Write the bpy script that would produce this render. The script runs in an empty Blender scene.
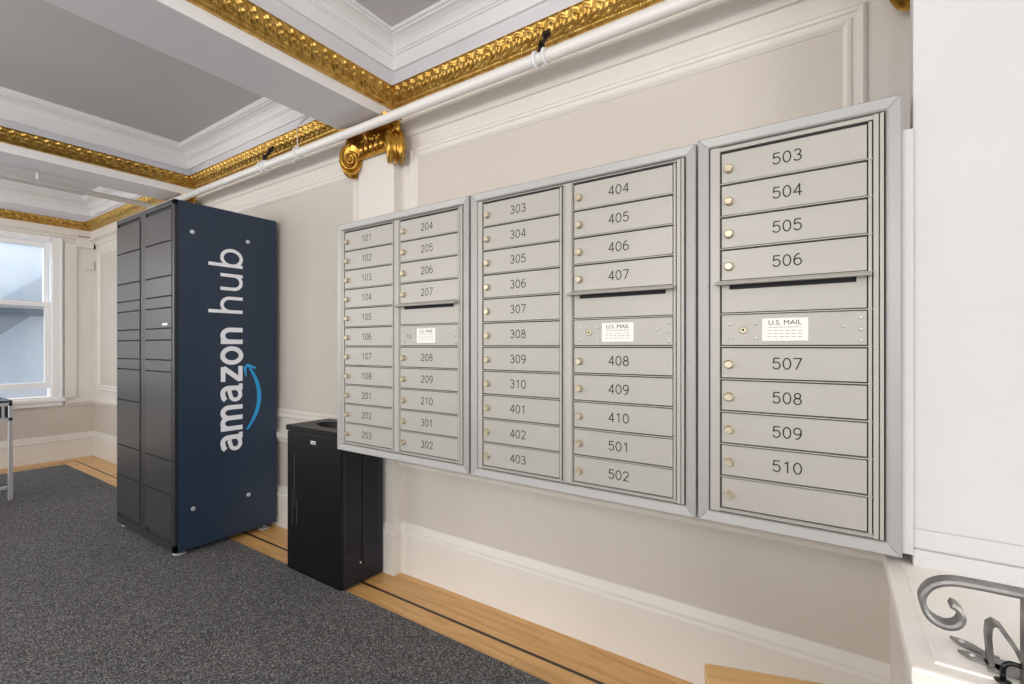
import bpy, bmesh, math, random
from math import sin, cos, pi, radians
from mathutils import Vector, Matrix
random.seed(7)
SC = bpy.context.scene
COL = SC.collection

# ------------------------------------------------------------------ materials
def srgb(r, g, b):
    f = lambda c: (c/255/12.92) if c/255 <= .04045 else ((c/255+.055)/1.055)**2.4
    return (f(r), f(g), f(b), 1)

def mat(name, col, rough=.5, metal=0, noise=0, nscale=8, bump=0, bscale=60, spec=.5, col2=None, coat=0):
    m = bpy.data.materials.new(name); m.use_nodes = True
    nt = m.node_tree; p = nt.nodes['Principled BSDF']
    p.inputs['Base Color'].default_value = col
    p.inputs['Roughness'].default_value = rough
    p.inputs['Metallic'].default_value = metal
    p.inputs['Specular IOR Level'].default_value = spec
    p.inputs['Coat Weight'].default_value = coat
    tc = nt.nodes.new('ShaderNodeTexCoord')
    if noise or col2:
        n = nt.nodes.new('ShaderNodeTexNoise'); n.inputs['Scale'].default_value = nscale
        n.inputs['Detail'].default_value = 5
        nt.links.new(tc.outputs['Object'], n.inputs['Vector'])
        r = nt.nodes.new('ShaderNodeValToRGB')
        a = col2 if col2 else tuple(c*(1-noise) for c in col[:3])+(1,)
        r.color_ramp.elements[0].position = .32; r.color_ramp.elements[1].position = .68
        r.color_ramp.elements[0].color = a; r.color_ramp.elements[1].color = col
        nt.links.new(n.outputs['Fac'], r.inputs['Fac'])
        nt.links.new(r.outputs['Color'], p.inputs['Base Color'])
    if bump:
        n2 = nt.nodes.new('ShaderNodeTexNoise'); n2.inputs['Scale'].default_value = bscale
        n2.inputs['Detail'].default_value = 3
        nt.links.new(tc.outputs['Object'], n2.inputs['Vector'])
        b = nt.nodes.new('ShaderNodeBump'); b.inputs['Strength'].default_value = bump
        b.inputs['Distance'].default_value = .002
        nt.links.new(n2.outputs['Fac'], b.inputs['Height'])
        nt.links.new(b.outputs['Normal'], p.inputs['Normal'])
    return m

M = {}
M['cream'] = mat('cream paint', srgb(226, 221, 213), .42, noise=.03, nscale=3, bump=.15, bscale=25)
M['beige'] = mat('beige wall paint', srgb(206, 198, 188), .6, noise=.03, nscale=3, bump=.25, bscale=90)
M['white'] = mat('white paint', srgb(238, 238, 239), .4, noise=.02, nscale=3, bump=.1, bscale=25)
M['pier'] = mat('white rendered pier', srgb(210, 208, 208), .6, noise=.03, nscale=4, bump=.3, bscale=50)
M['ledge'] = mat('worn white ledge paint', srgb(250, 248, 243), .35, nscale=6, col2=srgb(242, 236, 226), bump=.25, bscale=20)
M['grey_ceil'] = mat('grey ceiling paint', srgb(206, 204, 208), .7, noise=.03, nscale=2)
M['grey_soffit'] = mat('grey soffit paint', srgb(222, 221, 226), .6, noise=.03, nscale=2)
M['steel'] = mat('silver grey powder coat', srgb(174, 171, 164), .42, metal=.1, noise=.03, nscale=9, bump=.05, bscale=300)
M['steel2'] = mat('silver grey anodised frame', srgb(166, 165, 163), .4, metal=.15, noise=.03, nscale=9)
M['gap'] = mat('dark gap', srgb(34, 34, 36), .7)
M['ink'] = mat('engraved ink', srgb(26, 25, 25), .6)
M['brass'] = mat('nickel brass lock', srgb(200, 188, 164), .35, metal=.6, noise=.2, nscale=200)
M['paper'] = mat('white sticker', srgb(236, 235, 228), .5)
M['text_grey'] = mat('small print', srgb(110, 108, 106), .6)
M['navy'] = mat('dark navy locker paint', srgb(37, 54, 75), .4, noise=.08, nscale=60, bump=.1, bscale=400)
M['charcoal'] = mat('charcoal locker door', srgb(76, 75, 77), .3, metal=.5, noise=.04, nscale=20, bump=.05, bscale=300)
M['charcoal2'] = mat('charcoal locker frame', srgb(64, 64, 67), .33, metal=.45, noise=.04, nscale=20)
M['logo'] = mat('white logo vinyl', srgb(240, 242, 247), .5)
M['logo_blue'] = mat('cyan logo vinyl', srgb(38, 160, 222), .5)
M['black'] = mat('black bin paint', srgb(12, 12, 14), .38, spec=.3, noise=.1, nscale=40, bump=.05, bscale=300)
M['bin_side'] = mat('bin side with painted blue sheen', srgb(27, 30, 41), .4, spec=.4)  # blue reflected sheen of the black side put into its colour
M['rivet'] = mat('pale rivet', srgb(205, 204, 200), .35, metal=.2)
M['hole'] = mat('perforation', srgb(3, 3, 4), .9)
M['blackmetal'] = mat('gloss black iron', srgb(14, 14, 15), .2)
M['chrome'] = mat('chrome', srgb(225, 225, 228), .3, metal=.75, noise=.1, nscale=30)
M['iron'] = mat('worn grey wrought iron', srgb(162, 159, 154), .42, metal=.6, nscale=22, col2=srgb(108, 106, 106), bump=.5, bscale=50)
M['pipe'] = mat('white pipe paint', srgb(234, 231, 227), .35, noise=.02, nscale=8)
M['bracket'] = mat('dark bronze bracket', srgb(48, 36, 26), .4, metal=.6)
M['plastic'] = mat('white plastic', srgb(224, 222, 214), .4)
M['desk'] = mat('dark slate desk', srgb(50, 54, 62), .25, noise=.1, nscale=12)
M['whitefoot'] = mat('bolt cap', srgb(200, 205, 212), .3, metal=.4)

# gold: aged gilding
def gold(name, a, b, rough):
    m = mat(name, a, rough, metal=.92, nscale=35, col2=b, bump=.4, bscale=120)
    return m
M['gold'] = gold('gilded moulding', srgb(222, 184, 104), srgb(178, 134, 58), .34)
M['gold2'] = gold('gilded capital', srgb(216, 174, 88), srgb(166, 120, 44), .3)

def wood_mat(name, c1, c2, plank=True, scale=(1, 1, 1)):
    m = bpy.data.materials.new(name); m.use_nodes = True
    nt = m.node_tree; p = nt.nodes['Principled BSDF']; p.inputs['Roughness'].default_value = .36
    tc = nt.nodes.new('ShaderNodeTexCoord')
    mp = nt.nodes.new('ShaderNodeMapping'); mp.inputs['Scale'].default_value = (2.2, 28, 28)
    nt.links.new(tc.outputs['Object'], mp.inputs['Vector'])
    n = nt.nodes.new('ShaderNodeTexNoise'); n.inputs['Scale'].default_value = 1.6; n.inputs['Detail'].default_value = 6
    nt.links.new(mp.outputs['Vector'], n.inputs['Vector'])
    r = nt.nodes.new('ShaderNodeValToRGB')
    r.color_ramp.elements[0].position = .3; r.color_ramp.elements[0].color = c2
    r.color_ramp.elements[1].position = .62; r.color_ramp.elements[1].color = c1
    nt.links.new(n.outputs['Fac'], r.inputs['Fac'])
    last = r.outputs['Color']
    if plank:
        bk = nt.nodes.new('ShaderNodeTexBrick')
        bk.inputs['Scale'].default_value = 1; bk.offset = .37
        bk.inputs['Brick Width'].default_value = .62; bk.inputs['Row Height'].default_value = .105
        bk.inputs['Mortar Size'].default_value = .0012; bk.inputs['Mortar Smooth'].default_value = .1
        bk.inputs['Color1'].default_value = (1, 1, 1, 1); bk.inputs['Color2'].default_value = (.84, .82, .78, 1)
        bk.inputs['Mortar'].default_value = (.6, .5, .4, 1); bk.inputs['Bias'].default_value = -.2
        mp2 = nt.nodes.new('ShaderNodeMapping'); mp2.inputs['Location'].default_value = (.2, -.018, 0)
        nt.links.new(tc.outputs['Object'], mp2.inputs['Vector']); nt.links.new(mp2.outputs['Vector'], bk.inputs['Vector'])
        mx = nt.nodes.new('ShaderNodeMix'); mx.data_type = 'RGBA'; mx.blend_type = 'MULTIPLY'; mx.inputs['Factor'].default_value = .8
        nt.links.new(last, mx.inputs[6]); nt.links.new(bk.outputs['Color'], mx.inputs[7]); last = mx.outputs[2]
    nt.links.new(last, p.inputs['Base Color'])
    return m
M['wood'] = wood_mat('maple floor boards', srgb(224, 178, 114), srgb(202, 152, 92))
M['wood_inlay'] = wood_mat('dark walnut inlay', srgb(58, 36, 28), srgb(38, 24, 20), False)
M['wood_pale'] = wood_mat('pale maple', srgb(222, 182, 126), srgb(204, 160, 104), False)
M['wood_edge'] = wood_mat('brown wood edge', srgb(150, 104, 66), srgb(120, 82, 52), False)

def carpet_mat():
    m = bpy.data.materials.new('dark grey loop carpet'); m.use_nodes = True
    nt = m.node_tree; p = nt.nodes['Principled BSDF']; p.inputs['Roughness'].default_value = .95
    p.inputs['Specular IOR Level'].default_value = .1
    tc = nt.nodes.new('ShaderNodeTexCoord')
    v = nt.nodes.new('ShaderNodeTexVoronoi'); v.inputs['Scale'].default_value = 210
    nt.links.new(tc.outputs['Object'], v.inputs['Vector'])
    r = nt.nodes.new('ShaderNodeValToRGB'); e = r.color_ramp.elements
    e[0].position = .0; e[0].color = srgb(54, 53, 55); e[1].position = 1; e[1].color = srgb(158, 155, 154)
    k = e.new(.55); k.color = srgb(92, 90, 92)
    nt.links.new(v.outputs['Color'], r.inputs['Fac'])
    n = nt.nodes.new('ShaderNodeTexNoise'); n.inputs['Scale'].default_value = 55; n.inputs['Detail'].default_value = 4
    nt.links.new(tc.outputs['Object'], n.inputs['Vector'])
    mx = nt.nodes.new('ShaderNodeMix'); mx.data_type = 'RGBA'; mx.blend_type = 'OVERLAY'; mx.inputs['Factor'].default_value = .45
    nt.links.new(r.outputs['Color'], mx.inputs[6]); nt.links.new(n.outputs['Color'], mx.inputs[7])
    hs = nt.nodes.new('ShaderNodeHueSaturation'); hs.inputs['Saturation'].default_value = .25
    nt.links.new(mx.outputs[2], hs.inputs['Color'])
    nt.links.new(hs.outputs['Color'], p.inputs['Base Color'])
    b = nt.nodes.new('ShaderNodeBump'); b.inputs['Strength'].default_value = .8; b.inputs['Distance'].default_value = .004
    nt.links.new(v.outputs['Distance'], b.inputs['Height']); b.invert = True
    nt.links.new(b.outputs['Normal'], p.inputs['Normal'])
    return m
M['carpet'] = carpet_mat()

def glass_mat(name, frost):
    m = bpy.data.materials.new(name); m.use_nodes = True
    nt = m.node_tree; nt.nodes.clear()
    o = nt.nodes.new('ShaderNodeOutputMaterial')
    t = nt.nodes.new('ShaderNodeBsdfTransparent'); t.inputs['Color'].default_value = (.93, .96, .98, 1)
    g = nt.nodes.new('ShaderNodeBsdfGlossy'); g.inputs['Roughness'].default_value = .05
    mx = nt.nodes.new('ShaderNodeMixShader'); mx.inputs['Fac'].default_value = .06
    nt.links.new(t.outputs[0], mx.inputs[1]); nt.links.new(g.outputs[0], mx.inputs[2])
    last = mx.outputs[0]
    if frost:
        d = nt.nodes.new('ShaderNodeBsdfTranslucent'); d.inputs['Color'].default_value = (.85, .9, .95, 1)
        m2 = nt.nodes.new('ShaderNodeMixShader'); m2.inputs['Fac'].default_value = frost
        nt.links.new(last, m2.inputs[1]); nt.links.new(d.outputs[0], m2.inputs[2]); last = m2.outputs[0]
    nt.links.new(last, o.inputs['Surface'])
    return m
M['glass'] = glass_mat('window glass', .10)

# ------------------------------------------------------------------ mesh helpers
def bx(bm, x0, x1, y0, y1, z0, z1, bev=0, mi=0):
    vs = [bm.verts.new((x, y, z)) for x in (x0, x1) for y in (y0, y1) for z in (z0, z1)]
    fs = [(0,1,3,2),(4,6,7,5),(0,4,5,1),(2,3,7,6),(0,2,6,4),(1,5,7,3)]
    faces = [bm.faces.new([vs[i] for i in f]) for f in fs]
    for f in faces: f.material_index = mi
    if bev:
        es = list({e for f in faces for e in f.edges})
        bmesh.ops.bevel(bm, geom=es, offset=bev, segments=2, affect='EDGES', profile=.6)

def link(name, me, mats, parent=None, smooth=False):
    o = bpy.data.objects.new(name, me); COL.objects.link(o)
    for m in (mats if isinstance(mats, (list, tuple)) else [mats]): me.materials.append(m)
    if smooth:
        for p in me.polygons: p.use_smooth = True
    if parent: o.parent = parent
    return o

def obj(name, bm, mats, parent=None, smooth=False):
    bmesh.ops.recalc_face_normals(bm, faces=bm.faces[:])
    me = bpy.data.meshes.new(name); bm.to_mesh(me); bm.free()
    return link(name, me, mats, parent, smooth)

def box(name, m, x0, x1, y0, y1, z0, z1, parent=None, bev=0):
    bm = bmesh.new(); bx(bm, x0, x1, y0, y1, z0, z1, bev)
    return obj(name, bm, m, parent)

def struct(o):
    o['kind'] = 'structure'; return o

def tag(o, label, cat, group=None):
    o['label'] = label; o['category'] = cat
    if group: o['group'] = group
    return o

def thing(name, loc, label, cat, group=None, rz=0):
    o = bpy.data.objects.new(name, None); COL.objects.link(o)
    o.empty_display_size = .1; o.location = loc; o.rotation_euler = (0, 0, rz)
    return tag(o, label, cat, group)

def sweep(bm, path, prof, closed_prof=True, caps=True):
    """path: list of (pos Vector, right Vector, up Vector); prof: list of (a,b)."""
    rings = []
    for P, R, U in path:
        rings.append([bm.verts.new(P + R*a + U*b) for a, b in prof])
    n = len(prof)
    for i in range(len(rings)-1):
        for j in range(n if closed_prof else n-1):
            k = (j+1) % n
            bm.faces.new((rings[i][j], rings[i][k], rings[i+1][k], rings[i+1][j]))
    if caps and closed_prof:
        bm.faces.new(rings[0][::-1]); bm.faces.new(rings[-1])

def circ(r, n=12, sx=1, sy=1):
    return [(r*sx*cos(2*pi*i/n), r*sy*sin(2*pi*i/n)) for i in range(n)]

def frames(pts, up=Vector((0, 0, 1))):
    out = []
    for i, p in enumerate(pts):
        a = pts[max(i-1, 0)]; b = pts[min(i+1, len(pts)-1)]
        t = (b-a).normalized()
        r = t.cross(up)
        if r.length < 1e-4: r = t.cross(Vector((0, 1, 0)))
        r.normalize(); u = r.cross(t).normalized()
        out.append((p, r, u))
    return out

def tube(bm, pts, r, n=12, up=Vector((0, 0, 1)), caps=True):
    pts = [Vector(p) for p in pts]
    fr = frames(pts, up)
    if callable(r):
        rings = []
        for i, (P, R, U) in enumerate(fr):
            rr = r(i/(len(fr)-1)); rings.append([bm.verts.new(P+R*a+U*b) for a, b in circ(rr, n)])
        for i in range(len(rings)-1):
            for j in range(n):
                k = (j+1) % n; bm.faces.new((rings[i][j], rings[i][k], rings[i+1][k], rings[i+1][j]))
        if caps: bm.faces.new(rings[0][::-1]); bm.faces.new(rings[-1])
    else:
        sweep(bm, fr, circ(r, n), True, caps)

def lathe(bm, prof, M4=Matrix(), n=24):
    """prof [(r,h)] around local z, transformed by M4"""
    rings = []
    for r, h in prof:
        if r < 1e-6: rings.append([bm.verts.new(M4 @ Vector((0, 0, h)))])
        else: rings.append([bm.verts.new(M4 @ Vector((r*cos(2*pi*i/n), r*sin(2*pi*i/n), h))) for i in range(n)])
    for a, b in zip(rings, rings[1:]):
        if len(a) == 1 and len(b) == 1: continue
        for i in range(n):
            k = (i+1) % n
            if len(a) == 1: bm.faces.new((a[0], b[i], b[k]))
            elif len(b) == 1: bm.faces.new((a[i], a[k], b[0]))
            else: bm.faces.new((a[i], a[k], b[k], b[i]))

def faceY(x, y, z):          # local z -> world -y  (things stuck on a front face)
    return Matrix.Translation((x, y, z)) @ Matrix.Rotation(radians(90), 4, 'X')
def faceX(x, y, z):          # local z -> world +x
    return Matrix.Translation((x, y, z)) @ Matrix.Rotation(radians(90), 4, 'Y')

def text_bm(s, size, mtx, offset=0, sx=1, align='CENTER', thick=.0006):
    c = bpy.data.curves.new('t', 'FONT'); c.body = s; c.size = size; c.offset = offset
    c.align_x = align; c.align_y = 'BOTTOM_BASELINE'; c.extrude = thick; c.resolution_u = 6
    o = bpy.data.objects.new('t', c); COL.objects.link(o)
    bpy.context.view_layer.update()
    me = bpy.data.meshes.new_from_object(o.evaluated_get(bpy.context.evaluated_depsgraph_get()))
    bpy.data.objects.remove(o); bpy.data.curves.remove(c)
    bm = bmesh.new(); bm.from_mesh(me); bpy.data.meshes.remove(me)
    bm.transform(mtx @ Matrix.Diagonal((sx, 1, 1, 1)))
    return bm

def merge(a, b):
    me = bpy.data.meshes.new('x'); b.to_mesh(me); b.free(); a.from_mesh(me); bpy.data.meshes.remove(me)

# ------------------------------------------------------------------ measured layout (metres, camera at x=0,y=0,z=1.25)
WY = 1.86          # long wall plane
WX = -7.05         # far wall plane
NY = -4.0          # near wall (behind camera)
EX = 2.6           # right-hand end
ZS = 2.50          # beam soffit
ZC = 2.93          # coffer ceiling

# ---- floor
struct(box('floor', M['wood'], WX-.1, EX+.1, NY-.1, WY+.2, -.1, 0))
tag(box('area_carpet', M['carpet'], -6.70, EX-.02, NY+.05, 1.532, .0005, .009),
    'dark grey speckled loop carpet laid over the wooden floor', 'carpet')
bm = bmesh.new()
bx(bm, -6.83, EX, 1.641, 1.655, 0.0, .0012); bx(bm, -6.83, -6.817, NY, 1.641, 0.0, .0012)
struct(obj('trim_1', bm, M['wood_inlay']))

# ---- long wall with dado, field, panels
bm = bmesh.new()
bx(bm, WX-.1, EX, WY, WY+.12, .6, 3.0, mi=0); bx(bm, WX-.1, EX, WY, WY+.12, 0, .6, mi=1)
struct(obj('wall_back', bm, [M['cream'], M['beige']]))

def moulding_path(name, prof, pts, m):
    """mitred open run in plan; pts [(x,y)], prof [(out,z)], out = to the left of travel"""
    bm = bmesh.new(); P = [Vector((a, b, 0)) for a, b in pts]
    path = []
    for i, p in enumerate(P):
        ds = []
        if i > 0: ds.append((p-P[i-1]).normalized())
        if i < len(P)-1: ds.append((P[i+1]-p).normalized())
        ns = [Vector((-d.y, d.x, 0)) for d in ds]
        n = sum(ns, Vector()); n = n/ (n.length_squared/len(ns)) if len(ns) > 1 else ns[0]
        path.append((p, n, Vector((0, 0, 1))))
    sweep(bm, path, prof, True, True)
    return struct(obj(name, bm, m))

PIL = [(-2.15, .15), (-4.56, .147), (.385, .147)]     # pilaster centre x, half width
PD = .053                                            # pilaster projection
bb = [(0, 0), (.02, 0), (.02, .205), (.025, .208), (.025, .222), (.018, .232), (.018, .244), (.012, .262), (.006, .276), (0, .278)]
# travel from +x to -x along the wall gives "left" = -y
def wall_run(x_hi, x_lo): return [(x_hi, WY), (x_lo, WY)]
def run_with_pilasters():
    pts = [(.146, WY)]
    for cx, hw in PIL[:2]:
        pts += [(cx+hw, WY), (cx+hw, WY-PD), (cx-hw, WY-PD), (cx-hw, WY)]
    pts += [(WX, WY), (WX, NY)]
    return pts
moulding_path('baseboard_back', bb, run_with_pilasters(), M['cream'])
rail = [(0, .588), (.016, .59), (.018, .606), (.03, .614), (.036, .628), (.036, .645), (.028, .652), (.012, .66), (.006, .672), (0, .674)]
moulding_path('trim_2', rail, [(.143, WY), (-2.15+.15, WY)], M['cream'])
moulding_path('trim_3', rail, [(-2.15-.15, WY), (-4.56+.147, WY)], M['cream'])
moulding_path('trim_4', rail, [(-4.56-.147, WY), (WX, WY), (WX, 1.60)], M['cream'])
moulding_path('trim_5', rail, [(WX, .2), (WX, NY)], M['cream'])

def panel(n, x0, x1, z0, z1, w=.062, bottom_hidden=False):
    """rectangular raised frame on the back wall, with the beige field inside"""
    prof = [(0, 0), (0, .010), (.010, .016), (.020, .014), (.024, .008), (.036, .008), (.040, .014), (.050, .016), (w, .006), (w, 0)]
    bm = bmesh.new()
    c = [(x0, z0), (x1, z0), (x1, z1), (x0, z1)]
    inn = [(1, 1), (-1, 1), (-1, -1), (1, -1)]
    rings = []
    for (x, z), (a, b) in zip(c, inn):
        rings.append([bm.verts.new((x+a*u, WY-v, z+b*u)) for u, v in prof])
    for i in range(4):
        A, B = rings[i], rings[(i+1) % 4]
        for j in range(len(prof)-1): bm.faces.new((A[j], A[j+1], B[j+1], B[j]))
    struct(obj('trim_%d' % n, bm, M['cream']))
    struct(box('trim_%d' % (n+1), M['beige'], x0+w-.004, x1-w+.004, WY-.003, WY+.01, z0+w-.004, z1-w+.004))
panel(6, -1.926, .088, .755, 2.328)
panel(8, -4.32, -2.345, .755, 2.328)
panel(10, -6.90, -4.80, .755, 2.328)

# ---- pilasters
def pilaster(n, cx, hw):
    bm = bmesh.new(); bx(bm, cx-hw, cx+hw, WY-PD, WY+.01, 0, 2.49, bev=.002)
    return struct(obj('trim_%d' % n, bm, M['cream']))
for i, (cx, hw) in enumerate(PIL): pilaster(12+i, cx, hw)

# ---- wall cornice below the gilded band
corn = [(0, 2.400), (.010, 2.402), (.012, 2.406)] + [(.012+.051*(1-cos(radians(q))), 2.412+.035*sin(radians(q))) for q in range(0, 91, 10)] + \
       [(.066, 2.448), (.068, 2.452), (.068, 2.466), (.060, 2.471), (.050, 2.476), (.046, 2.49), (.046, 2.60), (0, 2.60)]
moulding_path('trim_16', corn, [(EX, WY), (WX, WY), (WX, NY)], M['cream'])

# ---- ceiling, beams, crowns
struct(box('ceiling', M['grey_ceil'], WX-.1, EX+.1, NY-.1, WY+.2, ZC, ZC+.1))
BEAMS = [(-2.36, -2.03), (-4.75, -4.42)]
def beam(n, x0, x1):
    bm = bmesh.new()
    rb = .15 if n == 18 else 0
    bx(bm, x0, x1, NY, WY, ZS, ZS+.16, mi=0); bx(bm, x0-rb, x1-rb, NY, WY, ZS+.155, ZC, mi=0)
    bx(bm, x1, x1+.004, NY, WY, ZS, ZS+.072, mi=1); bx(bm, x0-.004, x0, NY, WY, ZS, ZS+.072, mi=1)
    return struct(obj('trim_%d' % n, bm, [M['grey_soffit'], M['white']]))
beam(17, *BEAMS[0]); beam(18, *BEAMS[1])
# grey band above the gold on the walls (wall head)
bm = bmesh.new(); bx(bm, WX, EX, WY-.03, WY, 2.60, ZC); bx(bm, WX, WX+.03, NY, WY-.03, 2.60, ZC)
struct(obj('trim_19', bm, M['grey_soffit']))
crown = [(0, 2.785), (.014, 2.785), (.016, 2.80), (.018, 2.855), (.026, 2.858), (.028, 2.866), (.034, 2.868), (.042, 2.884),
         (.056, 2.900), (.078, 2.913), (.092, 2.916), (.094, 2.922), (.105, 2.924), (.105, ZC), (0, ZC)]
XS = [(BEAMS[0][1], EX), (BEAMS[1][1], BEAMS[0][0]), (WX+.03, BEAMS[1][0])]   # coffers
for k, (a, b) in enumerate(XS):
    back = (0, .15, 0)[k]; a -= back; dz = (-.012, -.03, -.06)[k]
    pts = [(b, NY), (b, WY-.03), (a, WY-.03), (a, NY)]
    moulding_path('trim_%d' % (20+k), [(o_, z_ if z_ >= ZC-.001 else z_+dz) for o_, z_ in crown], pts, M['white'])

# gilded egg-and-leaf band: one relief mesh per coffer, mitred at its corners
def leaf(u, v):
    """relief height; u in periods along run, v 0 bottom..1 top"""
    if v < .19:                                   # bead row
        t = (u*4) % 1 - .5; w = (v-.095)/.095
        return .0045*max(0, 1-(t/.45)**2)**.5 * max(0, 1-w*w)**.5 + .001
    if v < .25: return .0035 if v > .205 else 0
    if v > .94: return .009
    w = (v-.25)/.69
    t = (u+.10*sin(pi*w)) % 1 - .5
    a = abs(t)
    # fan of curling leaf fingers
    ang = math.atan2(t*1.25, w*.9+.22)
    fing = abs(cos(ang*4.2))**.7
    env = max(0, 1-(a/.49)**5)
    tip = .55+.45*sin(pi*min(1, w*1.05))
    h = .001+.0105*env*tip*(.18+.82*fing)
    h += .0035*max(0, sin(w*17+a*9))*env
    if a < .055: h += .003*(1-a/.055)
    return h
GZ0, GZ1 = 2.556, 2.640
def gilt(n, pts, step=.0045, name=None):
    P = [Vector((a, b, 0)) for a, b in pts]
    NV = 34
    prof = []
    for j in range(NV):
        v = j/(NV-1)
        out = .022 + .062*(v**1.2) + .010*sin(pi*v); z = GZ0+(GZ1-GZ0)*v
        prof.append((out, z, v))
    verts, faces = [], []
    prev = None; s = 0
    mit = []
    for i in range(len(P)):
        ds = []
        if i > 0: ds.append((P[i]-P[i-1]).normalized())
        if i < len(P)-1: ds.append((P[i+1]-P[i]).normalized())
        ns = [Vector((-d.y, d.x, 0)) for d in ds]; q = sum(ns, Vector())
        mit.append(q/(q.length_squared/len(ns)) if len(ns) > 1 else ns[0])
    per = .056
    for i in range(len(P)-1):
        L = (P[i+1]-P[i]).length; d = (P[i+1]-P[i]).normalized(); nrm = Vector((-d.y, d.x, 0))
        m = max(2, int(L/step)); base = len(verts)
        for a in range(m+1):
            t = a/m
            for out, z, v in prof:
                o0 = P[i]+mit[i]*out; o1 = P[i+1]+mit[i+1]*out
                p = o0.lerp(o1, t)
                h = leaf((t*L)/(L/round(L/per)), v)
                p = p + nrm*h*.75; 
                verts.append((p.x, p.y, z-h*.65))
        for a in range(m):
            for j in range(NV-1):
                q = base+a*NV+j; faces.append((q, q+NV, q+NV+1, q+1))
        # closing faces: underside and top back to the wall
        for a in range(m):
            q = base+a*NV
        b2 = len(verts)
        for a in (0, 1):
            k = i+a
            for out, z in ((.0, GZ0), (.0, GZ1-.006)):
                p = P[k]+mit[k]*out; verts.append((p.x, p.y, z))
        for a in (0, 1):
            k = i+a; p = P[k]+mit[k]*.024; verts.append((p.x, p.y, GZ0))
            p = P[k]+mit[k]*.090; verts.append((p.x, p.y, GZ1-.006))
        faces.append((b2, b2+4, b2+6, b2+2)); faces.append((b2+1, b2+3, b2+7, b2+5))
    me = bpy.data.meshes.new('gilt'); me.from_pydata(verts, [], faces); me.update()
    o = link('trim_%d' % n, me, M['gold'], None, True)
    return struct(o)
gilt(23, [(.9, WY-.03), (BEAMS[0][1], WY-.03), (BEAMS[0][1], -1.0)])
gilt(24, [(BEAMS[0][0], WY-.03), (BEAMS[1][1], WY-.03), (BEAMS[1][1], -1.2)], step=.006)
gilt(25, [(BEAMS[1][0], WY-.03), (WX+.03, WY-.03), (WX+.03, .2)], step=.008)

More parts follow.
